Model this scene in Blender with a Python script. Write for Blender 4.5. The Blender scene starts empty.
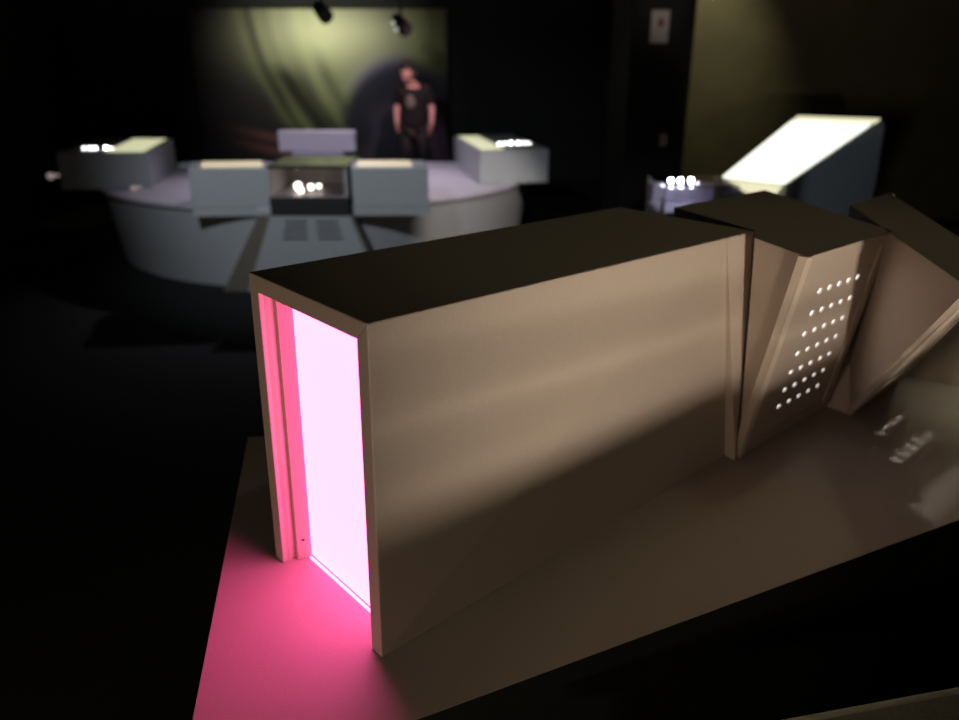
import bpy, bmesh, math, random
from mathutils import Vector, Matrix
random.seed(4)
sc = bpy.context.scene
C = sc.collection

# ------------------------------------------------------------------ camera
PITCH = math.radians(21.4); FPX = 768.0; EYE = Vector((0, 0, 1.70))
cam = bpy.data.cameras.new('camera'); camo = bpy.data.objects.new('camera', cam); C.objects.link(camo)
camo.location = EYE; camo.rotation_euler = (math.radians(90) - PITCH, 0, 0)
cam.sensor_width = 36; cam.lens = FPX / 959 * 36; cam.clip_start = 0.02; cam.clip_end = 60
cam.dof.use_dof = True; cam.dof.focus_distance = 1.25; cam.dof.aperture_fstop = 2.2
sc.camera = camo

# ------------------------------------------------------------------ world, lamps, exposure
w = bpy.data.worlds.new('world'); sc.world = w; w.use_nodes = True
w.node_tree.nodes['Background'].inputs[0].default_value = (1.0, 0.93, 0.70, 1)
w.node_tree.nodes['Background'].inputs[1].default_value = 0.008
sc.view_settings.view_transform = 'Standard'; sc.view_settings.look = 'None'
sc.view_settings.exposure = 0.0; sc.view_settings.gamma = 1.0; sc.view_settings.use_curve_mapping = False

def aim(o, target):
    o.rotation_euler = (Vector(target) - o.location).to_track_quat('-Z', 'Y').to_euler()
def spot(name, loc, target, watts, col, deg, blend=0.6, size=0.05):
    l = bpy.data.lights.new(name, 'SPOT'); l.energy = watts; l.color = col
    l.spot_size = math.radians(deg); l.spot_blend = blend; l.shadow_soft_size = size
    o = bpy.data.objects.new(name, l); C.objects.link(o); o.location = loc; aim(o, target); return o
def area(name, loc, target, watts, col, sx, sy):
    l = bpy.data.lights.new(name, 'AREA'); l.shape = 'RECTANGLE'; l.size = sx; l.size_y = sy; l.energy = watts; l.color = col
    o = bpy.data.objects.new(name, l); C.objects.link(o); o.location = loc; aim(o, target); return o
def point(name, loc, watts, col, size=0.02):
    l = bpy.data.lights.new(name, 'POINT'); l.energy = watts; l.color = col; l.shadow_soft_size = size
    o = bpy.data.objects.new(name, l); C.objects.link(o); o.location = loc; return o

# added unseen lamps; aisle spot stands in for display panels across the aisle
spot('aisle_spot', (0.80, -0.32, 1.22), (0.74, 1.6, 1.18), 98.0, (1.0, 0.86, 0.69), 84, 1.0, 0.05)
spot('platform_fill_spot', (0.9, 1.2, 3.2), (0.55, 1.5, 1.1), 5.5, (1.0, 0.93, 0.58), 60, 0.8, 0.05)  # added lamp that lifts the dark cabinet tops
spot('platform_end_fill_spot', (1.9, 1.9, 3.2), (1.47, 1.87, 0.8), 40.0, (1.0, 0.99, 0.74), 17, 1.0, 0.05)  # added lamp for the glow on the platform's right end
area('front_fill_light', (-0.5, -1.9, 1.15), (0.3, 1.3, 1.05), 4.5, (1.0, 0.84, 0.62), 0.4, 0.1)  # added front fill for the shaded part of the long face
area('left_fill_light', (-1.7, -0.75, 1.15), (-0.1, 1.2, 1.15), 7.0, (1.0, 0.76, 0.56), 0.3, 0.1)  # added fill on the frame of the open end
# cool room light over the round desk
spot('desk_front_spot', (-1.6, 2.4, 3.0), (-1.2, 6.3, 0.95), 230.0, (0.82, 0.90, 1.0), 54, 0.8)
spot('desk_inner_spot', (-1.3, 8.5, 3.1), (-1.3, 7.2, 0.6), 200.0, (0.97, 0.84, 1.0), 70, 0.8)
spot('desk_side_spot', (1.2, 3.9, 2.6), (0.15, 6.4, 0.60), 260.0, (1.0, 0.88, 0.82), 26)
spot('sign_fill_spot', (1.2, 5.4, 3.2), (1.52, 7.0, 2.15), 10.0, (1.0, 0.92, 0.88), 14)  # added lamp, only brightens the wall sign
# track spots on the mural, one wash on the side wall
spot('mural_spot', (-2.3, 9.4, 3.1), (-2.25, 11.45, 2.0), 150.0, (1.0, 1.0, 0.86), 78, 1.0)
spot('console_fill_spot', (3.4, 1.9, 3.0), (2.4, 4.9, 1.0), 48.0, (0.9, 0.95, 1.0), 26)  # added lamp, brightens the dark side of the console
spot('wall_wash_spot', (2.15, 7.2, 3.3), (2.2, 8.0, 1.7), 80.0, (1.0, 0.92, 0.58), 56, 1.0)
spot('visitor_spot', (-0.4, 8.4, 2.6), (-0.88, 10.3, 1.2), 190.0, (1.0, 0.62, 0.66), 26, 0.8)

# ------------------------------------------------------------------ helpers
def at(x, y, z):            # the point of the plane at height z seen at pixel x, y
    dx = (x - 479.5) / FPX; dy = -(y - 360) / FPX
    r = Vector((dx, math.cos(PITCH) + dy * math.sin(PITCH), -math.sin(PITCH) + dy * math.cos(PITCH)))
    return EYE + r * ((z - EYE.z) / r.z)
def atY(x, y, Yd):          # the point of the plane at distance Yd seen at pixel x, y
    dx = (x - 479.5) / FPX; dy = -(y - 360) / FPX
    r = Vector((dx, math.cos(PITCH) + dy * math.sin(PITCH), -math.sin(PITCH) + dy * math.cos(PITCH)))
    return EYE + r * (Yd / r.y)

def mat(name, col, rough=0.55, noise=0.0, scale=60, metal=0.0, emit=None, estr=1.0, bump=0.0, alpha_glass=False):
    m = bpy.data.materials.new(name); m.use_nodes = True; nt = m.node_tree; b = nt.nodes['Principled BSDF']
    b.inputs['Base Color'].default_value = (*col, 1); b.inputs['Roughness'].default_value = rough; b.inputs['Metallic'].default_value = metal
    if noise or bump:
        tc = nt.nodes.new('ShaderNodeTexCoord'); n = nt.nodes.new('ShaderNodeTexNoise'); n.inputs['Scale'].default_value = scale
        n.inputs['Detail'].default_value = 4
        nt.links.new(tc.outputs['Object'], n.inputs['Vector'])
    if noise:
        r = nt.nodes.new('ShaderNodeValToRGB')
        r.color_ramp.elements[0].position = 0.3; r.color_ramp.elements[1].position = 0.7
        r.color_ramp.elements[0].color = (*[c * (1 - noise) for c in col], 1); r.color_ramp.elements[1].color = (*[min(1, c * (1 + noise)) for c in col], 1)
        nt.links.new(n.outputs['Fac'], r.inputs['Fac']); nt.links.new(r.outputs['Color'], b.inputs['Base Color'])
    if bump:
        bp = nt.nodes.new('ShaderNodeBump'); bp.inputs['Strength'].default_value = bump; bp.inputs['Distance'].default_value = 0.001
        nt.links.new(n.outputs['Fac'], bp.inputs['Height']); nt.links.new(bp.outputs['Normal'], b.inputs['Normal'])
    if emit:
        b.inputs['Emission Color'].default_value = (*emit, 1); b.inputs['Emission Strength'].default_value = estr
    if alpha_glass:
        b.inputs['Transmission Weight'].default_value = 1.0; b.inputs['IOR'].default_value = 1.1
    return m
M = {
 'laminate': mat('beige_laminate', (0.50, 0.41, 0.345), 0.6, 0.05, 240, bump=0.12),
 'platform': mat('platform_laminate', (0.43, 0.36, 0.32), 0.55, 0.05, 240, bump=0.15),
 'darkside': mat('black_plinth', (0.02, 0.02, 0.018), 0.7, 0.2, 40),
 'pink': mat('pink_diffuser', (0.8, 0.7, 0.75), 0.4, emit=(1.0, 0.100, 0.38), estr=6.8),
 'screw': mat('screw_steel', (0.10, 0.07, 0.07), 0.4, 0.1, 200, metal=0.8),
 'white_led': mat('white_diffuser', (0.8, 0.8, 0.8), 0.4, emit=(0.88, 0.93, 1.0), estr=1.4),
 'white_led_soft': mat('dim_diffuser', (0.8, 0.8, 0.8), 0.4, emit=(0.9, 0.93, 0.85), estr=0.5),
 'grey': mat('grey_painted_board', (0.42, 0.44, 0.45), 0.5, 0.03, 30),
 'pale': mat('pale_desk_board', (0.62, 0.58, 0.66), 0.5, 0.03, 30),
 'brown': mat('brown_seam', (0.17, 0.15, 0.12), 0.6, 0.1, 30),
 'black': mat('black_board', (0.012, 0.012, 0.012), 0.6, 0.1, 30),
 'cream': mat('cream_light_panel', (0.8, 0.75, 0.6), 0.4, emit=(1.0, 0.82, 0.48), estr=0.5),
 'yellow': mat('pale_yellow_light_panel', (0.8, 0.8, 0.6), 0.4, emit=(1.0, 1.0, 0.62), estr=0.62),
 'bright': mat('bright_light_panel', (0.9, 0.9, 0.8), 0.4, emit=(1.0, 1.0, 0.86), estr=1.35),
 'warmstrip': mat('warm_light_strip', (0.9, 0.9, 0.8), 0.4, emit=(1.0, 0.95, 0.62), estr=0.85),
 'bulb': mat('lit_bulb', (1, 1, 1), 0.3, emit=(1.0, 0.99, 0.96), estr=17.0),
 'bulb_cool': mat('lit_cool_bulb', (1, 1, 1), 0.3, emit=(0.88, 0.88, 1.0), estr=60.0),
 'bulb_warm': mat('lit_warm_bulb', (1, 1, 1), 0.3, emit=(1.0, 0.88, 0.74), estr=8),
 'knob': mat('glowing_knob', (0.7, 0.6, 0.58), 0.3, 0.05, 50, emit=(1, 0.8, 0.75), estr=0.25),  # faint glow put into the knobs, which are no lamps
 'baygrey': mat('bay_grey', (0.45, 0.42, 0.42), 0.5, 0.1, 20),
 'gloss': mat('glossy_dark_lid', (0.10, 0.11, 0.09), 0.12, 0.1, 20),
 'benchm': mat('bench_fabric', (0.10, 0.10, 0.095), 0.8, 0.1, 20),
 'slate': mat('slate_board', (0.30, 0.33, 0.36), 0.5, 0.04, 30),
 'glass': mat('clear_glass', (0.9, 0.9, 0.95), 0.02, alpha_glass=True),
 'tray': mat('lavender_tray', (0.55, 0.52, 0.66), 0.35, 0.25, 14),
 'carpet': mat('black_carpet', (0.006, 0.007, 0.006), 0.95, 0.4, 90, bump=0.5),
 'ceil': mat('black_ceiling', (0.01, 0.01, 0.01), 0.9, 0.1, 20),
 'wall': mat('black_wall', (0.012, 0.012, 0.011), 0.8, 0.1, 20),
 'oliveWall': mat('olive_grey_wall', (0.13, 0.117, 0.07), 0.8, 0.15, 3),
 'counter': mat('dark_green_counter', (0.15, 0.155, 0.12), 0.45, 0.2, 200, bump=0.2),
 'counter_edge': mat('edge_highlight_grey', (0.36, 0.36, 0.29), 0.3, 0.1, 60),  # highlight along the rounded edge, put into a paler colour
 'sign': mat('sign_white', (0.6, 0.55, 0.52), 0.6, 0.03, 20), 'signred': mat('sign_red', (0.30, 0.12, 0.12), 0.6, 0.03, 20),
 'skin': mat('skin', (0.62, 0.34, 0.30), 0.5, 0.04, 40), 'shirt': mat('black_shirt', (0.005, 0.005, 0.006), 0.9, 0.1, 40),
 'print': mat('grey_print', (0.13, 0.12, 0.105), 0.8, 0.5, 12), 'trousers': mat('dark_trousers', (0.045, 0.04, 0.042), 0.8, 0.15, 40),
 'hair': mat('dark_hair', (0.014, 0.011, 0.010), 0.7, 0.2, 80), 'shoe': mat('black_shoe', (0.015, 0.015, 0.015), 0.5, 0.1, 40),
 'lens': mat('track_lens', (0.6, 0.6, 0.55), 0.2, emit=(0.9, 0.95, 0.85), estr=0.5),
}

ZP, ZT = 0.80, 1.3675        # heights of the platform and of the cabinet tops
CLAMP = ('return_strip', 'return_board', 'panel_frame', 'back_panel', 'perforated_panel')
def link(name, bm, m, parent=None, smooth=False, mods=()):
    me = bpy.data.meshes.new(name)
    bmesh.ops.recalc_face_normals(bm, faces=bm.faces)
    if name in CLAMP:                 # boards of the cabinets end just under the top board
        for v in bm.verts: v.co.z = min(v.co.z, ZT - 0.0012)
    off = Vector((0, 0, 0))
    if parent is not None:
        p = parent
        while p is not None: off += p.location; p = p.parent
        bmesh.ops.translate(bm, verts=bm.verts, vec=-off)
    bm.to_mesh(me); bm.free()
    for f in me.polygons: f.use_smooth = smooth
    o = bpy.data.objects.new(name, me); C.objects.link(o); o.data.materials.append(m)
    if parent is not None: o.parent = parent
    return o
def bevel(o, wd=0.002, seg=2):
    b = o.modifiers.new('bevel', 'BEVEL'); b.width = wd; b.segments = seg; b.limit_method = 'ANGLE'; b.angle_limit = math.radians(25); return o
def thing(name, label, cat, loc, group=None):
    o = bpy.data.objects.new(name, None); C.objects.link(o); o.empty_display_size = 0.1
    o.location = loc; o['label'] = label; o['category'] = cat
    if group: o['group'] = group
    return o
def tag(o, label, cat, group=None):
    o['label'] = label; o['category'] = cat
    if group: o['group'] = group
    return o
def struct(o): o['kind'] = 'structure'; return o

def prism(bm, bot, top):     # two polygons with equal counts
    a = [bm.verts.new(p) for p in bot]; b = [bm.verts.new(p) for p in top]; n = len(a)
    bm.faces.new(a[::-1]); bm.faces.new(b)
    for i in range(n): bm.faces.new((a[i], a[(i + 1) % n], b[(i + 1) % n], b[i]))
def P(bot, top):
    bm = bmesh.new(); prism(bm, [Vector(p) for p in bot], [Vector(p) for p in top]); return bm
def flat(poly, z0, z1):
    return P([(p[0], p[1], z0) for p in poly], [(p[0], p[1], z1) for p in poly])
def box(x0, x1, y0, y1, z0, z1): return flat([(x0, y0), (x1, y0), (x1, y1), (x0, y1)], z0, z1)
def slab(quad, n, t):        # a board: outer quad, thickness t along -n
    q = [Vector(p) for p in quad]; n = Vector(n).normalized()
    return P([p - n * t for p in q], q)
def bl(q, s, t):             # bilinear point: q = TL, TR, BR, BL ; s to the right, t down
    return (q[0] * (1 - s) + q[1] * s) * (1 - t) + (q[3] * (1 - s) + q[2] * s) * t
def sub(q, s0, s1, t0, t1): return [bl(q, s0, t0), bl(q, s1, t0), bl(q, s1, t1), bl(q, s0, t1)]
def qnormal(q): return (q[1] - q[0]).cross(q[3] - q[0]).normalized() * -1
def sphere(bm, c, r, seg=12, sz=1.0):
    bmesh.ops.create_uvsphere(bm, u_segments=seg, v_segments=max(6, seg // 2), radius=r, matrix=Matrix.Translation(c) @ Matrix.Diagonal((1, 1, sz, 1)))
def cyl(bm, a, b, r, r2=None, seg=20):
    a = Vector(a); b = Vector(b); d = b - a
    mtx = Matrix.Translation((a + b) / 2) @ d.to_track_quat('Z', 'Y').to_matrix().to_4x4()
    bmesh.ops.create_cone(bm, cap_ends=True, segments=seg, radius1=r, radius2=r if r2 is None else r2, depth=d.length, matrix=mtx)

# ------------------------------------------------------------------ the room
struct(link('floor', box(-6, 7, -3, 13, -0.05, 0), M['carpet']))
struct(link('ceiling', box(-6, 7, -3, 13, 3.4, 3.5), M['ceil']))
struct(link('wall_back', box(-6, 7, 11.6, 11.8, 0, 3.4), M['wall']))
struct(link('wall_left', box(-6, -5.8, -3, 11.6, 0, 3.4), M['wall']))
struct(link('wall_right', box(6.8, 7, -3, 11.6, 0, 3.4), M['wall']))
xr = atY(690, 80, 7.0).x
struct(link('wall_partition', box(atY(628, 80, 7.0).x, xr, 7.0, 8.0, 0, 3.4), M['wall']))
struct(link('wall_recess', box(xr, 6.8, 8.0, 8.15, 0, 3.4), M['oliveWall']))

# ------------------------------------------------------------------ mural
ML, MR, MT, MB_ = atY(186, 8, 11.5).x, atY(446, 8, 11.5).x, atY(300, 9, 11.5).z, 0.30
def mural():
    nx, ny = 150, 90
    bm = bmesh.new(); col = bm.loops.layers.float_color.new('Col')
    vs = [[bm.verts.new((ML + (MR - ML) * i / nx, 11.5, MT + (MB_ - MT) * j / ny)) for i in range(nx + 1)] for j in range(ny + 1)]
    back = [bm.verts.new((x, 11.56, z)) for x, z in ((ML, MT), (MR, MT), (MR, MB_), (ML, MB_))]
    bm.faces.new(back)
    top, bot = vs[0], vs[-1]; lf = [r[0] for r in vs]; rt = [r[-1] for r in vs]
    bm.faces.new(top + [back[1], back[0]]); bm.faces.new(bot[::-1] + [back[3], back[2]])
    bm.faces.new(lf[::-1] + [back[0], back[3]]); bm.faces.new(rt + [back[2], back[1]])
    def g(d, s): return math.exp(-(d / s) ** 2)
    def sm(a, b, x):
        t = max(0, min(1, (x - a) / (b - a))); return t * t * (3 - 2 * t)
    def art(u, v):
        c = Vector((0.034, 0.025, 0.032))
        # wide bright veil
        veil = g(math.hypot((u - 0.56) / 1.25, (v - 0.20) / 0.9), 0.27)
        veil2 = g(u - (0.46 + 0.28 * v), 0.13) * (1 - sm(0.5, 0.75, v))
        c += Vector((0.50, 0.54, 0.27)) * (veil * 0.62 + veil2 * 0.42) + Vector((.46, .45, .30)) * g(math.hypot((u - .56) / 1.7, v - .14), .17)
        # curved streaks falling to the left
        for u0, a, b, wd, k in ((0.20, 0.05, 0.26, 0.030, 0.26), (0.265, 0.05, 0.24, 0.022, 0.36), (0.33, 0.02, 0.30, 0.022, 0.30), (0.42, 0.04, 0.22, 0.03, 0.34), (0.50, 0.03, 0.18, 0.03, 0.25)):
            uc = u0 + a * v + b * v * v
            wv = 1 + 0.25 * math.sin(17 * v + 9 * u0)
            c += Vector((0.42, 0.50, 0.16)) * k * g(u - uc, wd * wv) * (1 - sm(0.8, 0.98, v)) * (0.45 + 0.9 * v)
        # dark furrow under the veil
        fur = g(u - (0.33 + 0.42 * (v - 0.35)), 0.055) * sm(0.3, 0.45, v) * (1 - sm(0.75, 0.9, v))
        c *= (1 - 0.8 * fur) * (1 - 0.55 * g(u - (0.23 + .05 * v + .22 * v * v), .018)) * (1 - 0.5 * g(u - (0.47 + .06 * v + .2 * v * v), .03) * sm(.2, .45, v))
        # olive right top
        c += Vector((0.10, 0.12, 0.02)) * sm(0.78, 0.9, u) * (1 - sm(0.25, 0.42, v))
        # dark planet
        d = math.hypot((u - 0.81) / 0.25, (v - 0.80) / 0.52)
        k = 1 - sm(0.80, 1.05, d)
        c = c * (1 - k) + Vector((0.020, 0.019, 0.036)) * k
        c += Vector((0.11, 0.085, 0.21)) * g(d - 0.93, 0.12) * (1 - sm(0.62, 0.95, u)) * (1 - sm(0.3, .6, v))
        # rusty streaks low on the left
        for q in (0.0, 0.09):
            c += Vector((0.20, 0.07, 0.055)) * g(v - (0.76 + q + 0.38 * (u - 0.1)), 0.03) * sm(0.06, 0.3, u) * (1 - sm(0.36, 0.5, u))
        return (max(c[0], 0), max(c[1], 0), max(c[2], 0), 1)
    for j in range(ny):
        for i in range(nx):
            f = bm.faces.new((vs[j][i], vs[j + 1][i], vs[j + 1][i + 1], vs[j][i + 1]))
    for f in bm.faces:
        for lp in f.loops:
            x, _, z = lp.vert.co
            lp[col] = art((x - ML) / (MR - ML), (MT - z) / (MT - MB_))
    m = bpy.data.materials.new('mural_print'); m.use_nodes = True; nt = m.node_tree; b = nt.nodes['Principled BSDF']
    a = nt.nodes.new('ShaderNodeVertexColor'); a.layer_name = 'Col'; b.inputs['Roughness'].default_value = 0.8
    nt.links.new(a.outputs['Color'], b.inputs['Base Color'])
    o = link('wall_mural', bm, m)
    tag(o, 'large wall mural of green and violet swirls on the back wall', 'mural'); return o
mural()

# ------------------------------------------------------------------ display platform
ZP, ZT = 0.80, 1.3675
pl = [(-0.393, 0.712), (1.9, 1.804), (2.5, 2.9), (0.75, 2.62), (0.05, 2.05), (-0.45, 1.775), (-0.592, 1.757)]
cxp, cyp = 0.7, 1.7
plat = thing('display_platform', 'beige display platform carrying the angular cabinets, pink-lit at its left end', 'platform', (cxp, cyp, 0))
bevel(link('platform_top', flat(pl, ZP - 0.002, ZP), M['platform'], plat), 0.0006)
inner = [(cxp + (x - cxp) * 0.999, cyp + (y - cyp) * 0.999) for x, y in pl]
link('plinth', flat(inner, 0, ZP - 0.002), M['darkside'], plat)

# ------------------------------------------------------------------ cabinet 1: open end, pink light
A0, B0 = at(382, 658, ZP), at(276, 556, ZP)
A1, B1 = at(367, 324, ZT), at(248, 272, ZT)
F0, F1 = at(725, 455, ZP), at(727, 238, ZT)          # right end of the long face
T1 = at(754, 231, ZT); K1 = at(620, 207, ZT)
K0 = B0 + (F0 - A0)
E0 = at(735, 461, ZP)
u1 = (B0 - A0).normalized(); n1 = (F0 - A0).normalized(); up = Vector((0, 0, 1))
cab = thing('light_cabinet', 'long beige cabinet with an open end glowing pink, nearest to the viewer', 'cabinet', (A0 + B0 + F0 + K0) / 4, 'angular cabinets on the platform')
tk = 0.030
def lerp(a, b, t): return a + (b - a) * t
# long face board (mitred at the top)
bevel(link('side_panel', P([A0, F0, F0 + u1 * tk, A0 + u1 * tk], [A1, F1, F1 + u1 * tk - up * tk, A1 + u1 * tk - up * tk]), M['laminate'], cab), 0.002)
bevel(link('side_panel', P([B0, B0 - u1 * tk, K0 - u1 * tk, K0], [B1, B1 - u1 * tk - up * tk, K1 - u1 * tk - up * tk, K1]), M['laminate'], cab), 0.002)
tq = [A1, T1, K1, B1]
bm = bmesh.new()
lo = [A1 + u1 * tk - up * tk, T1 + u1 * tk - up * tk, K1 - u1 * tk - up * tk, B1 - u1 * tk - up * tk]
prism(bm, lo, tq)
bevel(link('top_panel', bm, M['laminate'], cab), 0.002)
# far end board and the tapered return strip next to the second cabinet
link('end_panel', P([F0 + u1 * tk, K0 - u1 * tk, K0 - u1 * tk - n1 * .02, F0 + u1 * tk - n1 * .02], [F1 + u1 * tk - up * tk, K1 - u1 * tk - up * tk, K1 - u1 * tk - up * tk - n1 * .02, F1 + u1 * tk - up * tk - n1 * .02]), M['laminate'], cab)
link('return_strip', P([F0, E0, E0 + n1 * 0.02 + u1 * .02, F0 + u1 * tk], [F1, T1, T1 + u1 * tk, F1 + u1 * tk]), M['laminate'], cab)
# stepped jamb on the left, with its screws
def L1(u, d, z):                       # u along the opening, d inward, z height
    t = (z - ZP) / (ZT - ZP)
    return lerp(A0, A1, t) + u1 * u * lerp((B0 - A0).length, (B1 - A1).length, t) / (B0 - A0).length + n1 * d
W1 = (B0 - A0).length
zt = ZT - tk - 0.001
def col1(pts, z0, z1): return P([L1(a, b, z0) for a, b in pts], [L1(a, b, z1) for a, b in pts])
bevel(link('jamb', col1([(0.3345, 0.003), (0.3345, 0.10), (0.314, 0.10), (0.314, 0.0505), (0.3235, 0.027), (0.3325, 0.027), (0.3325, 0.0185), (0.3285, 0.0165)], ZP, zt), M['laminate'], cab), 0.0008)
link('jamb', col1([(tk, 0.03), (tk + .014, 0.03), (tk + .014, 0.10), (tk, 0.10)], ZP, zt), M['laminate'], cab)
link('light_panel', col1([(0.0385, 0.052), (0.3135, 0.052), (0.3135, 0.058), (0.0385, 0.058)], ZP + 0.006, zt), M['pink'], cab)
link('light_leak_strip', col1([(0.0385, 0.046), (0.3135, 0.046), (0.3135, 0.0515), (0.0385, 0.0515)], ZP, ZP + 0.0018), M['pink'], cab)  # glowing strip put in for light leaking under the panel
jn = ((L1(0.3235, 0.026, 1) - L1(0.314, 0.0505, 1)).cross(up)).normalized()
if jn.dot(u1) > 0: jn = -jn
for z in (1.315, 0.842):
    c = L1(0.3185, 0.0385, z)
    bm = bmesh.new(); cyl(bm, c - jn * 0.002, c + jn * 0.0012, 0.0028, 0.0022, 12)
    link('screw', bm, M['screw'], cab)

# ------------------------------------------------------------------ perforated plate
def perforated(q, cols, rows, s0, s1, t0, t1, n, th, rad=0.30, seg=16):
    """board over quad q with a grid of round holes between (s0,t0) and (s1,t1)"""
    bm = bmesh.new()
    ds = (s1 - s0) / (cols - 1); dt = (t1 - t0) / (rows - 1)
    xs = [0] + [s0 - ds / 2 + ds * i for i in range(cols + 1)] + [1]
    ys = [0] + [t0 - dt / 2 + dt * j for j in range(rows + 1)] + [1]
    rw = ((q[1] - q[0]).length * ds) * rad; 
    def V(s, t, off=0): return bm.verts.new(bl(q, s, t) - n * off)
    for off in (0, th):
        for j in range(len(ys) - 1):
            for i in range(len(xs) - 1):
                hole = 0 < i <= cols and 0 < j <= rows
                if not hole:
                    bm.faces.new([V(xs[i], ys[j], off), V(xs[i + 1], ys[j], off), V(xs[i + 1], ys[j + 1], off), V(xs[i], ys[j + 1], off)])
                else:
                    sc_, tc_ = (xs[i] + xs[i + 1]) / 2, (ys[j] + ys[j + 1]) / 2
                    o_, i_ = [], []
                    for k in range(seg):
                        a = 2 * math.pi * k / seg; ca, sa = math.cos(a), math.sin(a)
                        m_ = max(abs(ca), abs(sa))
                        wu = (bl(q, 1, tc_) - bl(q, 0, tc_)).length; wv = (bl(q, sc_, 1) - bl(q, sc_, 0)).length
                        o_.append(V(sc_ + ds / 2 * ca / m_, tc_ + dt / 2 * sa / m_, off))
                        i_.append(V(sc_ + rw * ca / wu, tc_ + rw * sa / wv, off))
                    for k in range(seg):
                        k2 = (k + 1) % seg
                        bm.faces.new((o_[k], o_[k2], i_[k2], i_[k]))
                    if off == 0:
                        j_ = [bm.verts.new(v.co - n * th) for v in i_]
                        for k in range(seg):
                            k2 = (k + 1) % seg
                            bm.faces.new((i_[k], i_[k2], j_[k2], j_[k]))
    for a, b in (((0, 0), (1, 0)), ((1, 0), (1, 1)), ((1, 1), (0, 1)), ((0, 1), (0, 0))):
        bm.faces.new([V(*a), V(*b), V(*b, th), V(*a, th)])
    bmesh.ops.remove_doubles(bm, verts=bm.verts, dist=1e-5)
    return bm
def frame(q, s0, s1, t0, t1, n, th):
    o = [bl(q, 0, 0), bl(q, 1, 0), bl(q, 1, 1), bl(q, 0, 1)]; i = sub(q, s0, s1, t0, t1)
    bm = bmesh.new()
    for k in range(4):
        k2 = (k + 1) % 4
        pts = [o[k], o[k2], i[k2], i[k]]
        prism(bm, [p - n * th for p in pts], pts)
    return bm

# ------------------------------------------------------------------ cabinet 2: perforated face leaning forward
q2 = [at(808, 257, ZT), at(893, 231, ZT), at(826, 407, ZP), at(738, 458, ZP)]     # TL TR BR BL
n2 = qnormal(q2)
if n2.dot(Vector((0, -1, 0))) < 0: n2 = -n2
KL2, KR2 = at(675, 208, ZT), at(765, 190, ZT)
bk = Vector((-0.30, 0.38, 0))
c2 = thing('perforated_cabinet', 'beige cabinet with a leaning perforated panel of lit white dots', 'cabinet', (q2[2] + q2[3]) / 2 + bk * .4, 'angular cabinets on the platform')
fr2 = sub(q2, 0, 1, 0, 1)
S2 = (0.075, 0.925, 0.055, 0.93)
bevel(link('panel_frame', frame(q2, *S2, n2, 0.02), M['laminate'], c2), 0.001)
pq = sub(q2, S2[0] + 0.004, S2[1] - 0.004, S2[2] + 0.003, S2[3] - 0.003)
pq = [p - n2 * 0.004 for p in pq]
def inner_st(s, t): return ((s - S2[0]) / (S2[1] - S2[0]), (t - S2[2]) / (S2[3] - S2[2]))
a_, b_ = inner_st(0.315, 0.18), inner_st(0.765, 0.785)
link('perforated_panel', perforated(pq, 5, 7, a_[0], b_[0], a_[1], b_[1], n2, 0.004, 0.24), M['laminate'], c2)
dq = [p - n2 * 0.008 for p in sub(pq, 0.12, 0.9, 0.08, 0.92)]
link('light_panel', slab(dq, n2, 0.004), M['white_led'], c2)
link('backing_board', slab([p - n2 * 0.014 for p in sub(pq, .02, .98, .02, .98)], n2, 0.004), M['black'], c2)  # added behind the diffuser to stop its light leaking backwards
link('backing_rim', frame([p - n2 * 0.0045 for p in sub(pq, .02, .98, .02, .98)], .06, .94, .04, .96, n2, 0.009), M['black'], c2)  # added to stop light leaking sideways
J2 = at(755, 238, ZT); KL2 = Vector((0.47, 1.86, ZT)); T2 = Vector((T1.x + 0.004, T1.y + 0.005, ZT))
BKR0 = q2[2] + (KR2 - q2[1]); BK0 = q2[3] + Vector((0.04, 0.10, 0)); BK1 = Vector((0.50, 2.02, ZP))
link('return_board', slab([J2, T2, BK0, q2[3]], (-1, 0, 0), 0.01), M['laminate'], c2)
def lid(pts):
    c = sum(pts, Vector((0, 0, 0))) / len(pts)
    return P([lerp(p, c, .08) - up * .012 for p in pts], pts)
def board(a, b, c, d, th, inward):
    q = [a, b, c, d]; n = (b - a).cross(d - a).normalized()
    if n.dot(inward) > 0: n = -n
    b_ = slab(q, n, th)
    for v_ in b_.verts: v_.co.z = min(v_.co.z, ZT - .0012)
    return b_
bm = bmesh.new(); tri = [q2[0], J2, q2[3]]; nn = (tri[1] - tri[0]).cross(tri[2] - tri[0]).normalized()
if nn.x > 0: nn = -nn
prism(bm, [p - nn * .012 for p in tri], tri)
for v_ in bm.verts: v_.co.z = min(v_.co.z, ZT - .0012)
link('side_panel', bm, M['laminate'], c2)
link('side_panel', board(q2[1], KR2, BKR0, q2[2], 0.012, Vector((-1, -.5, 0))), M['laminate'], c2)
link('top_panel', lid([q2[0], q2[1], KR2, KL2, T2, J2]), M['laminate'], c2)
link('back_panel', board(KL2, KR2, BKR0, BK1, 0.012, Vector((0.6, -0.8, 0))), M['laminate'], c2)
link('side_panel', board(T2, KL2, BK1, BK0, 0.012, Vector((1, 0.3, 0))), M['laminate'], c2)

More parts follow.
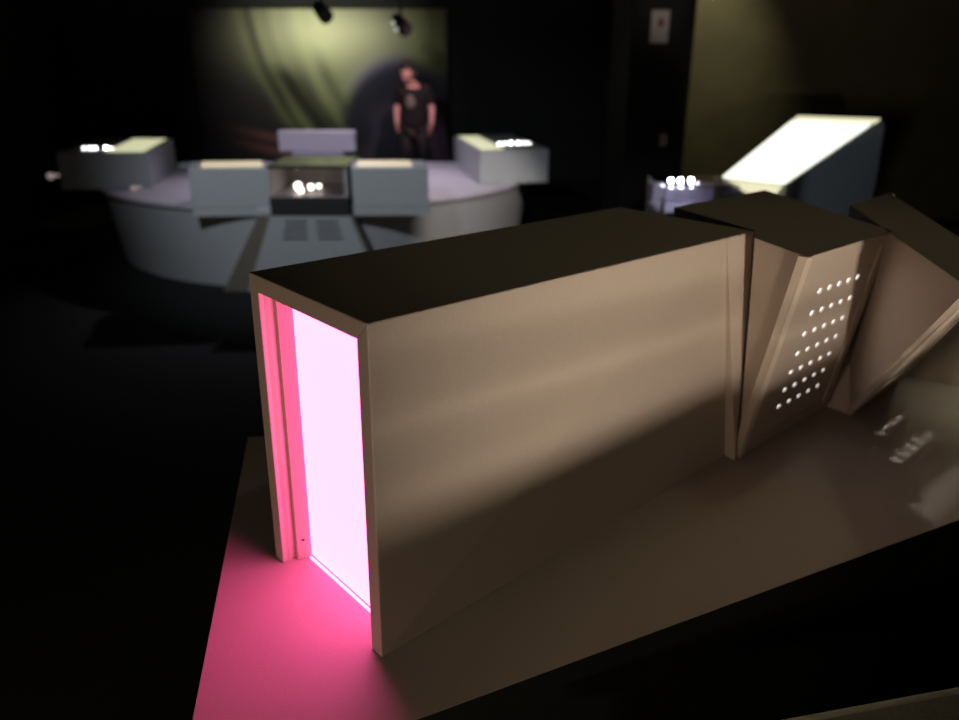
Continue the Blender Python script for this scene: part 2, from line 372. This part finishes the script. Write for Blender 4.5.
# ------------------------------------------------------------------ cabinet 3: turned further, light falling through its holes
FL3, FR3 = at(975, 292, ZT), Vector((0.90, 1.27, ZT))
q3 = [FL3, FR3, Vector((1.25, 2.115, ZP)), at(850, 415, ZP)]
n3 = qnormal(q3)
if n3.z > 0: n3 = -n3
KL3, KR3 = at(850, 205, ZT), at(890, 193, ZT)
c3 = thing('perforated_cabinet', 'beige cabinet at the right edge leaning far out over the platform', 'cabinet', (q3[2] + q3[3]) / 2 + Vector((0, .1, 0)), 'angular cabinets on the platform')
S3 = (0.09, 0.91, 0.05, 0.93)
link('panel_frame', frame(q3, *S3, n3, 0.015), M['laminate'], c3)
pq = [p - n3 * 0.003 for p in sub(q3, S3[0], S3[1], S3[2], S3[3])]
link('perforated_panel', perforated(pq, 5, 7, 0.26, 0.78, 0.15, 0.86, n3, 0.003, 0.26), M['laminate'], c3)
LB3, RB3 = at(826, 406, ZP), Vector((1.18, 2.25, ZP))
bm = bmesh.new()
for tri in ((FL3, KL3, q3[3]), (KL3, LB3, q3[3])):
    prism(bm, [p + Vector((.012, .004, 0)) for p in tri], list(tri))
bmesh.ops.remove_doubles(bm, verts=bm.verts, dist=1e-5)
for v_ in bm.verts: v_.co.z = min(v_.co.z, ZT - .0012)
link('side_panel', bm, M['laminate'], c3)
link('side_panel', board(FR3, KR3, RB3, q3[2], 0.012, Vector((-1, 0, 0))), M['laminate'], c3)
link('top_panel', lid([FL3, FR3, KR3, KL3]), M['laminate'], c3)
link('back_panel', board(KL3, KR3, RB3, LB3, 0.012, Vector((0, -1, 0))), M['laminate'], c3)
point('cabinet_lamp', (0.98, 1.88, 1.26), 34.0, (0.95, 0.98, 0.88), 0.028)

# ------------------------------------------------------------------ cabinet 4: only its left side shows under the third
q4a, q4b = at(906, 377, ZP), at(990, 392, ZP)
c4 = thing('angular_cabinet', 'shaded beige cabinet side under the overhang at the right edge', 'cabinet', (q4a + q4b) / 2 + Vector((.25, .25, 0)), 'angular cabinets on the platform')
o4 = Vector((0.34, 0.30, 0))
t4a, t4b = q4a + Vector((0.02, 0.06, 0.42)), q4b + Vector((0.10, -0.02, 0.42))
link('side_panel', slab([q4a, q4b, t4b, t4a], (-.6, -.8, 0), 0.02), M['laminate'], c4)
link('top_panel', slab([t4a, t4b, t4b + o4, t4a + o4], up, 0.02), M['laminate'], c4)
link('side_panel', slab([q4a + o4, q4b + o4, t4b + o4, t4a + o4], (.6, .8, 0), 0.02), M['laminate'], c4)
link('front_panel', slab([q4b, q4b + o4, t4b + o4, t4b], (.7, -.7, 0), 0.02), M['laminate'], c4)

# ------------------------------------------------------------------ near counter, bottom right
ca, cb = at(780, 718.5, 0.78), at(959, 685.5, 0.78)
dv = (cb - ca).normalized(); nv = Vector((dv.y, -dv.x, 0))
cnt = thing('counter', 'dark green-grey counter with a rounded edge painted as a highlight at the bottom right', 'counter', (ca + cb) / 2 + nv * .35)
qa, qb = ca - dv * 0.35, cb + dv * 0.8
bevel(link('counter_top', flat([qa + nv * .012, qb + nv * .012, qb + nv * .7, qa + nv * .7], 0.75, 0.779), M['counter'], cnt), 0.002)
bm = bmesh.new(); cyl(bm, qa + Vector((0, 0, -.006)) + nv * .008, qb + Vector((0, 0, -.006)) + nv * .008, 0.008)
link('edge_highlight', bm, M['counter_edge'], cnt, True)
link('base', flat([qa + nv * .06 + dv * .05, qb + nv * .06 - dv * .05, qb + nv * .65 - dv * .05, qa + nv * .65 + dv * .05], 0, 0.75), M['darkside'], cnt)

# unseen box added out of frame; its edge and rails shade the long face
e0, e1 = Vector((0.28, 0.195, 0)), Vector((1.04, 0.87, 0)); ed = Vector((0.664, -0.747, 0)) * 0.09
bx = thing('shade_box', 'unseen black box with two rails, added to shade the long cabinet face', 'box', (e0 + e1) / 2 + ed / 2 + Vector((0, 0, .779)))
bevel(link('body', P([p + Vector((0, 0, .7795)) for p in (e0, e1, e1 + ed, e0 + ed)], [e0 + up * 1.14, e1 + up * 1.13, e1 + ed + up * 1.13, e0 + ed + up * 1.14]), M['darkside'], bx), 0.002)

for z in (1.175, 1.232):  # added bars that cast soft bands across the long face
    bm = bmesh.new(); cyl(bm, e0 + up * (z + .016), e1 + up * (z - .026), 0.0052); link('shade_rail', bm, M['darkside'], bx, True)
for p in (e0, e1):
    bm = bmesh.new(); cyl(bm, p + up * 1.08, p + up * 1.225, 0.006); link('shade_post', bm, M['darkside'], bx, True)

# ------------------------------------------------------------------ round desk in the background
DC = Vector((-1.55, 7.85, 0)); RT, RB = 2.06, 1.94; ZD = 0.66; YB = 8.2
def arc(r, n=72, yb=YB):
    pts = []
    a0 = math.asin((yb - DC.y) / r)
    for k in range(n + 1):
        a = math.pi - a0 + (math.pi + 2 * a0) * k / n
        pts.append((DC.x + r * math.cos(a), DC.y + r * math.sin(a)))
    return pts
desk = thing('round_desk', 'large round pale grey desk with a flat back on the dark floor', 'desk', DC)
o = link('desk_body', P([(x, y, 0.0) for x, y in arc(RB)], [(x, y, ZD - 0.03) for x, y in arc(RT - .03)]), M['grey'], desk)
bevel(link('desktop', flat(arc(RT), ZD - 0.03, ZD), M['pale'], desk), 0.004)
link('back_rail', box(DC.x - 1.55, DC.x + 1.6, YB - .1, YB, ZD, ZD + 0.04), M['pale'], desk)
# centre panel with vents, and the dark display bay above it
yf = DC.y - RT - 0.03
def fx(px, yv, z): return atY(px, 215, yv).x
zlo = 0.57
pa, pb = atY(270, 217, 5.72), atY(350, 217, 5.72)
pc, pd = at(243, 297, 0.0), at(381, 297, 0.0)
def fp(px, py, Yv): return atY(px, py, Yv)
vp = [Vector((pa.x, 5.72, pa.z)), Vector((pb.x, 5.72, pb.z)), Vector((pd.x, 5.80, 0.0)), Vector((pc.x, 5.80, 0.0))]
bevel(link('vent_panel', slab(vp, (0, -1, 0), 0.10), M['grey'], desk), 0.004)
nv_ = Vector((0, -1, 0))
for cx0 in (0.20, 0.57):
    bm = bmesh.new()
    for k in range(4):
        t0 = 0.05 + 0.07 * k
        q = [p + nv_ * 0.003 for p in sub(vp, cx0, cx0 + 0.26, t0, t0 + 0.026)]
        prism(bm, [p - nv_ * .006 for p in q], q)
    link('vent_grille', bm, M['black'], desk)
sl = [Vector((fp(258, 217, 5.75).x, 5.75, pa.z)), Vector((pa.x, 5.75, pa.z)), Vector((pc.x, 5.82, 0)), Vector((fp(228, 283, 5.95).x, 5.82, 0))]
link('seam_strip', slab(sl, nv_, 0.12), M['brown'], desk)
sl = [Vector((pb.x, 5.75, pb.z)), Vector((pb.x + .02, 5.75, pb.z)), Vector((pd.x + .022, 5.82, 0)), Vector((pd.x, 5.82, 0))]
link('seam_strip', slab(sl, nv_, 0.12), M['brown'], desk)

# display bay
b0, b1 = atY(271, 200, 5.78).x, atY(349, 200, 5.78).x
bay = thing('display_bay', 'dark glass display bay with glowing exhibits between the two front boxes', 'display case', ((b0 + b1) / 2, 6.0, ZD - 0.03 + .03))
zb = atY(300, 197, 5.76).z
z2 = atY(300, 168, 5.76).z
link('bay_base', box(b0, b1, 5.74, 6.35, pa.z + .002, zb), M['black'], bay)
trap = M['baygrey']
link('bay_floor', box(b0 + .02, b1 - .02, 5.75, 6.33, zb, zb + .01), trap, bay)
link('bay_side', box(b0, b0 + .02, 5.74, 6.35, zb, z2), trap, bay)
link('bay_side', box(b1 - .02, b1, 5.74, 6.35, zb, z2), trap, bay)
link('bay_back', box(b0 + .02, b1 - .02, 6.33, 6.35, zb, z2), trap, bay)
link('bay_glass', box(b0 + .02, b1 - .02, 5.745, 5.75, zb + .011, z2), M['glass'], bay)
link('bay_lid', box(b0, b1, 5.765, 6.35, z2 + .001, z2 + .015), M['gloss'], bay)
link('bay_lintel', box(b0, b1, 5.74, 5.76, z2, z2 + .02), M['black'], bay)
for px, py, r in ((298, 186, 0.026), (301, 191, 0.018), (311, 187, 0.018), (319, 186, 0.014)):
    p = atY(px, py, 5.95); bm = bmesh.new(); sphere(bm, p, r)
    s = link('glass_exhibit', bm, M['bulb_warm'], None, True)
    tag(s, {298: 'largest glowing glass piece in the dark bay of the round desk', 301: 'small glowing piece just below the largest in the desk bay', 311: 'middle glowing glass piece in the desk bay', 319: 'rightmost and faintest glowing piece in the desk bay'}[px], 'exhibit', 'glowing exhibits in the desk bay')

# four boxes on the desk rim
def desk_box(label, tl, tr, back, zhi, zlo, lit, px, bulbs=()):
    a, b, c = at(*tl, zhi), at(*tr, zhi), at(*back, zhi)       # a,b front edge, c behind `which`
    d = c - (b if px == 'r' else a)
    if d.y < 0: d = -d
    e, f = a + d, b + d
    base = (a + b + e + f) / 4; base.z = zlo
    t = thing('desk_box', label, 'box', base, 'grey boxes standing on the rim of the round desk')
    dz = Vector((0, 0, zhi - zlo))
    dz2 = Vector((0, 0, zhi - ZD - .001)); th_ = d.normalized() * .03
    bevel(link('body', P([a - dz2, b - dz2, f - dz2, e - dz2], [a, b, f, e]), M['grey'], t), 0.006)
    link('apron', P([a - dz, b - dz, b - dz + th_, a - dz + th_], [a - dz2, b - dz2, b - dz2 + th_, a - dz2 + th_]), M['grey'], t)
    tq_ = [a, b, f, e]
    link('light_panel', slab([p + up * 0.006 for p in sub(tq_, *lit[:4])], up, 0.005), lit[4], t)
    for s_, t_, r in bulbs:
        p = bl(tq_, s_, t_); r *= .30; bm = bmesh.new(); sphere(bm, p + up * (r * .9), r)
        link('lamp', bm, M['bulb'], t, True)
    return t
ZH = 0.95
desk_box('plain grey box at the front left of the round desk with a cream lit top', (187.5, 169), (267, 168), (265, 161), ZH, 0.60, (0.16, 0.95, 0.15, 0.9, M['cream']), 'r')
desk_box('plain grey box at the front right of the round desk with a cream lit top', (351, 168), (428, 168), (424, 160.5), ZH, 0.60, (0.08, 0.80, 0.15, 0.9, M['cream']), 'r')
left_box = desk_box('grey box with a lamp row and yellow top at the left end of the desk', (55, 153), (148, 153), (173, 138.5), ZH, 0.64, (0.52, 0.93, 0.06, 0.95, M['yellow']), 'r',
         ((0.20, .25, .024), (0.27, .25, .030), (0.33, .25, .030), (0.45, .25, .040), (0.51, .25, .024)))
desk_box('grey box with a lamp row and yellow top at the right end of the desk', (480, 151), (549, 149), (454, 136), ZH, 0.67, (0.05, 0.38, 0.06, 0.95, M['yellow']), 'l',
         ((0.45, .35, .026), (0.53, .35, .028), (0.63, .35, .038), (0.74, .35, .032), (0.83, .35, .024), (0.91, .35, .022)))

# monitor-like reading board at the back of the desk
sY = 8.12
s0, s1 = atY(280, 130, sY), atY(357, 150, sY)
mon = thing('reading_board', 'pale lavender wide board on a thick stand at the back of the round desk', 'board', ((s0.x + s1.x) / 2, sY, ZD))
bevel(link('board', box(s0.x, s1.x, sY - .12, sY - .02, s1.z, s0.z), M['pale'], mon), 0.012)
n0, n1_ = atY(296, 150, sY).x, atY(343, 150, sY).x
link('stand', P([(n0 - .08, sY - .25, ZD + .0), (n1_ + .08, sY - .25, ZD), (n1_ + .08, sY - .11, ZD), (n0 - .08, sY - .11, ZD)],
               [(n0, sY - .11, s1.z), (n1_, sY - .11, s1.z), (n1_, sY - .05, s1.z), (n0, sY - .05, s1.z)]), M['pale'], mon)

# low plinths behind the desk on both sides
for (x0, x1, y0, y1, lb) in ((36, 96, 224, 206, 'low grey plinth in the dark to the left of the round desk'), (533, 603, 212, 196, 'low grey plinth in the dark to the right of the round desk')):
    a, b = at(x0, y0, 0.14), at(x1, y0, 0.14); c = at(x1, y1, 0.14)
    t = thing('low_plinth', lb, 'plinth', ((a.x + b.x) / 2, (a.y + c.y) / 2, 0), 'low plinths beside the round desk')
    bevel(link('top', box(a.x, b.x, a.y, c.y, 0.10, 0.14), M['benchm'], t), 0.01)
    link('base', box(a.x + .05, b.x - .05, a.y + .05, c.y - .05, 0, 0.10), M['black'], t)
# small self-glowing knobs on the far left desk box
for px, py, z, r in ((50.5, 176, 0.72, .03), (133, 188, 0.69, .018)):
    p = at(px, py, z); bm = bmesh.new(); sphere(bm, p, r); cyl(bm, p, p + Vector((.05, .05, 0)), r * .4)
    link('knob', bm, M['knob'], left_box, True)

# ------------------------------------------------------------------ lit sloping console, back right
pA, pB = at(722, 178, 1.06), at(786, 185, 1.06)
pC, pD = at(881, 120, 1.32), at(797, 117, 1.32)
con = thing('sloping_console', 'slate console with a large glaring white sloping light table', 'console', ((pA + pC) / 2).xy.to_3d())
n_ = (pB - pA).cross(pD - pA).normalized()
if n_.z < 0: n_ = -n_
rimq = [pA, pB, pC, pD]
bb = at(893, 172, 1.10) - pC; bb = Vector((bb.x, bb.y, 0)); 
pE, pF = pC + Vector((.08, .10, -.03)), pD + Vector((.08, .10, -.03))
pG, pH = pE + Vector((.03, .04, -.30)), pF + Vector((.03, .04, -.30))
bm = bmesh.new()
L_ = [Vector(p) for p in (pA, pD, pF, pH)]; R_s = [Vector(p) for p in (pB, pC, pE, pG)]
LA, RA = pA - up * .25 + Vector((.03, .06, 0)), pB - up * .25 + Vector((.03, .06, 0))
prism(bm, L_ + [LA], R_s + [RA])
link('wedge', bm, M['slate'], con)
link('base', P([(p.x, p.y, 0) for p in (LA, RA, pG, pH)], [LA - up * .001, RA - up * .001, pG - up * .001, pH - up * .001]), M['slate'], con)
link('light_table', slab([p + n_ * .012 for p in sub(rimq, 0.01, .97, 0.0, .90)], n_, 0.010), M['bright'], con)
link('light_strip', slab([p + n_ * .010 for p in sub(rimq, 0.01, .99, 0.93, 1.0)], n_, 0.008), M['warmstrip'], con)
fs = [pA + Vector((.0, -.006, -.005)), pB + Vector((-.02, -.006, -.005)), pB + Vector((-.06, -.01, -.06)), pA + Vector((.09, -.01, -.085))]
link('light_strip', slab(fs, (0, -1, 0), 0.006), M['warmstrip'], con)

# glass case left of it
g0 = at(663, 212, 0.98); g1 = at(722, 205, 0.98)
gc = thing('glass_case', 'small clear glass case with glowing lamps left of the sloping console', 'display case', ((g0.x + g1.x) / 2, g0.y + .22, 0))
gx0, gx1, gy0, gy1 = g0.x, g1.x + .02, g0.y, g0.y + .42
link('pedestal', box(gx0, gx1, gy0, gy1, 0, 0.955), M['slate'], gc)
link('tray', box(gx0 + .015, gx1 - .015, gy0 + .015, gy1 - .015, 0.956, 0.972), M['tray'], gc)
gt = 1.10
link('back_board', box(gx0 + .03, gx1 - .02, gy1 - .04, gy1 - .03, .973, 1.07), M['tray'], gc)
for nm, bb_ in (('glass_pane', (gx0, gx1, gy0, gy0 + .005)), ('glass_pane', (gx0, gx1, gy1 - .005, gy1)), ('glass_pane', (gx0, gx0 + .005, gy0 + .006, gy1 - .006)), ('glass_pane', (gx1 - .005, gx1, gy0 + .006, gy1 - .006))):
    link(nm, box(*bb_, 0.956, gt), M['glass'], gc)
link('glass_lid', box(gx0, gx1, gy0, gy1, gt + .0005, gt + .006), M['glass'], gc)
bm = bmesh.new(); cyl(bm, (gx0 - .008, gy0 - .004, .6), (gx0 - .008, gy0 - .004, 1.06), .007)
link('corner_post', bm, M['sign'], gc)
for px, py, r, k in ((671, 181, .012, 'leftmost'), (680.5, 181, .013, 'second'), (691, 180, .011, 'third'), (697.5, 184, .006, 'smallest and rightmost')):
    p = atY(px, py, gy0 + .2); bm = bmesh.new(); sphere(bm, p, r)
    tag(link('case_lamp', bm, M['bulb_cool'], None, True), k + ' glowing lamp in the row inside the small glass case', 'lamp', 'lamps in the glass case')

# ------------------------------------------------------------------ wall sign and switch
p0, p1 = atY(652.5, 10, 6.985), atY(667.5, 43, 6.985)
sg = thing('wall_sign', 'small pale rectangular sign with a red mark on the dark partition', 'sign', ((p0.x + p1.x) / 2, 6.99, p1.z))
link('plate', box(p0.x, p1.x, 6.985, 6.999, p1.z, p0.z), M['sign'], sg)
bm = bmesh.new(); sphere(bm, ((p0.x + p1.x) / 2 + .005, 6.984, (p0.z + p1.z) / 2 + .03), .03, 12, 1.3)
bmesh.ops.scale(bm, vec=(1, .06, 1), verts=bm.verts, space=Matrix.Translation((0, -6.984, 0)))
link('red_mark', bm, M['signred'], sg)
p0, p1 = atY(660.5, 134, 6.985), atY(666.5, 146, 6.985)
sw = link('light_switch', box(p0.x, p1.x, 6.985, 6.999, p1.z, p0.z), M['sign']); bevel(sw, .004)
tag(sw, 'tiny pale wall switch low on the dark partition under the sign', 'switch')

# ------------------------------------------------------------------ track spotlights
for px, py, lb, lens in ((322, 11, 'dark ceiling spotlight hanging over the middle of the mural', 0), (401, 24, 'dark ceiling spotlight near the upper right of the mural with bright lenses', 1)):
    p = atY(px, py, 9.4)
    t = thing('ceiling_spotlight', lb, 'spotlight', (p.x, p.y, 3.4), 'ceiling spotlights before the mural')
    bm = bmesh.new(); cyl(bm, p + Vector((-.06, .1, .05)), p + Vector((.06, -.1, -.06)), .07, .085); link('housing', bm, M['black'], t, False)
    bm = bmesh.new(); cyl(bm, (p.x, p.y, p.z), (p.x, p.y, 3.4), .015); link('stem', bm, M['black'], t)
    if lens:
        for qx, qy in ((393, 23), (396, 29.5)):
            c = atY(qx, qy, 9.25); bm = bmesh.new(); sphere(bm, c, .022); link('lens', bm, M['lens'], t, True)

# ------------------------------------------------------------------ the visitor
def skin(name, verts, edges, radii, m, parent, root=0, lv=2):
    me = bpy.data.meshes.new(name); me.from_pydata([tuple(v) for v in verts], edges, []); me.update()
    o = bpy.data.objects.new(name, me); C.objects.link(o)
    sk = o.modifiers.new('skin', 'SKIN'); sk.use_smooth_shade = True
    for i, r in enumerate(radii):
        r = r if isinstance(r, tuple) else (r, r)
        me.skin_vertices[0].data[i].radius = r
    me.skin_vertices[0].data[root].use_root = True
    o.modifiers.new('subsurf', 'SUBSURF').levels = lv; o.modifiers['subsurf'].render_levels = lv
    o.data.materials.append(m)
    if parent: o.parent = parent
    return o
VX, VY = atY(414, 110, 10.3).x, 10.3
vis = thing('person', 'person in a black t-shirt with a grey print, head bowed, standing before the mural', 'person', (VX, VY, 0))
# body: continuous skin figure (pelvis root)
bv = [(0, 0, .90), (0, 0, 1.04), (0, .0, 1.20), (0, -.01, 1.33), (-.005, -.045, 1.41), (-.015, -.085, 1.46),
      (-.16, 0, 1.33), (-.225, .03, 1.11), (-.215, -.09, .96), (-.21, -.11, .93),
      (.16, 0, 1.33), (.23, .03, 1.10), (.225, -.09, .92), (.22, -.11, .89),
      (-.10, 0, .84), (-.115, -.01, .48), (-.125, .02, .09), (.10, 0, .84), (.12, -.01, .48), (.14, .02, .09)]
be = [(0, 1), (1, 2), (2, 3), (3, 4), (4, 5), (3, 6), (6, 7), (7, 8), (8, 9), (3, 10), (10, 11), (11, 12), (12, 13), (0, 14), (14, 15), (15, 16), (0, 17), (17, 18), (18, 19)]
br = [(.11, .07), (.11, .07), (.13, .08), (.12, .08), (.045, .045), (.05, .05),
      .055, .042, .03, .028, .055, .042, .03, .028, .085, .058, .038, .085, .058, .038]
skin('body', bv, be, br, M['skin'], vis)
# head with face, tilted forward and to the left
hd = Vector((-.060, -.105, 1.545))
bm = bmesh.new(); bmesh.ops.create_uvsphere(bm, u_segments=24, v_segments=16, radius=1)
for v_ in bm.verts:
    x, y, z = v_.co
    k = 1 - .28 * max(0, -z)                                   # narrower jaw
    v_.co = Vector((x * .080 * k, y * .098 * (1 - .1 * max(0, -z)), z * .118))
for c, r, s in (((0, -.098, -.012), .016, 1.5), ((-.078, .005, 0), .018, 1.5), ((.078, .005, 0), .018, 1.5), ((0, -.086, -.062), .016, .5)):
    sphere(bm, Vector(c), r, 10, s)
R_ = Matrix.Rotation(math.radians(30), 4, 'X') @ Matrix.Rotation(math.radians(-18), 4, 'Z')
TH = Matrix.Translation(Vector((VX, VY, 0)) + hd) @ R_ @ Matrix.Scale(1.1, 4)
bmesh.ops.transform(bm, matrix=TH, verts=bm.verts)
link('head', bm, M['skin'], vis, True)
for sx in (-1, 1):
    bm = bmesh.new(); sphere(bm, Vector((sx * .03, -.088, .012)), .010, 10, .7)
    bmesh.ops.transform(bm, matrix=TH, verts=bm.verts); link('eye', bm, M['shoe'], vis, True)
bm = bmesh.new(); bmesh.ops.create_uvsphere(bm, u_segments=24, v_segments=16, radius=1)
bmesh.ops.delete(bm, geom=[v_ for v_ in bm.verts if v_.co.z < -.25 or (v_.co.y < -.55 and v_.co.z < .42)], context='VERTS')
for v_ in bm.verts: v_.co = Vector((v_.co.x * .090, v_.co.y * .108 + .006, v_.co.z * .132 + .004))
bmesh.ops.transform(bm, matrix=TH, verts=bm.verts); link('hair', bm, M['hair'], vis, True)
# clothes
sv = [(0, 0, .80), (0, 0, 1.03), (0, 0, 1.20), (0, 0, 1.34), (0, -.035, 1.415), (-.17, 0, 1.335), (-.217, .02, 1.15), (.17, 0, 1.335), (.22, .02, 1.15)]
skin('t_shirt', sv, [(0, 1), (1, 2), (2, 3), (3, 4), (3, 5), (5, 6), (3, 7), (7, 8)], [(.185, .145), (.170, .125), (.185, .13), (.165, .125), (.085, .08), .078, .066, .078, .066], M['shirt'], vis)
tv = [(0, 0, .97), (-.10, 0, .85), (-.115, -.01, .49), (-.125, .02, .07), (.10, 0, .85), (.12, -.01, .49), (.14, .02, .07)]
skin('trousers', tv, [(0, 1), (1, 2), (2, 3), (0, 4), (4, 5), (5, 6)], [(.165, .12), .10, .074, .06, .10, .074, .06], M['trousers'], vis)
bm = bmesh.new(); sphere(bm, (VX - .03, VY - .140, 1.20), .062, 16, 1.35)
for v_ in bm.verts: v_.co.y = VY - .142 + (v_.co.y - (VY - .140)) * .18
link('shirt_print', bm, M['print'], vis, True)
for sx in (-1, 1):
    bm = bmesh.new(); sphere(bm, Vector((VX + sx * .135, VY - .05, .045)), .055, 14, .8)
    for v_ in bm.verts: v_.co.y = VY - .05 + (v_.co.y - VY + .05) * 2.3; v_.co.z = max(v_.co.z, 0.0)
    link('shoe', bm, M['shoe'], vis, True)
    # hand: palm, four fingers and a thumb, loosely curled
    hx = sx * .213; hz = .915 if sx < 0 else .875
    hv = [(hx, -.100, hz + .03), (hx, -.107, hz - .025)]; he = [(0, 1)]; hr = [(.024, .03), (.018, .036)]
    for k, (dy, ln) in enumerate(((-.030, .066), (-.010, .076), (.010, .070), (.028, .054))):
        b_i = len(hv)
        hv += [(hx, -.107 + dy, hz - .03), (hx - sx * .010, -.110 + dy, hz - .03 - ln * .5), (hx - sx * .034, -.112 + dy, hz - .03 - ln * .85)]
        he += [(1, b_i), (b_i, b_i + 1), (b_i + 1, b_i + 2)]; hr += [.010, .009, .007]
    b_i = len(hv); hv += [(hx - sx * .01, -.140, hz + .0), (hx - sx * .02, -.155, hz - .035)]; he += [(0, b_i), (b_i, b_i + 1)]; hr += [.011, .009]
    skin('hand', hv, he, hr, M['skin'], vis, lv=1)
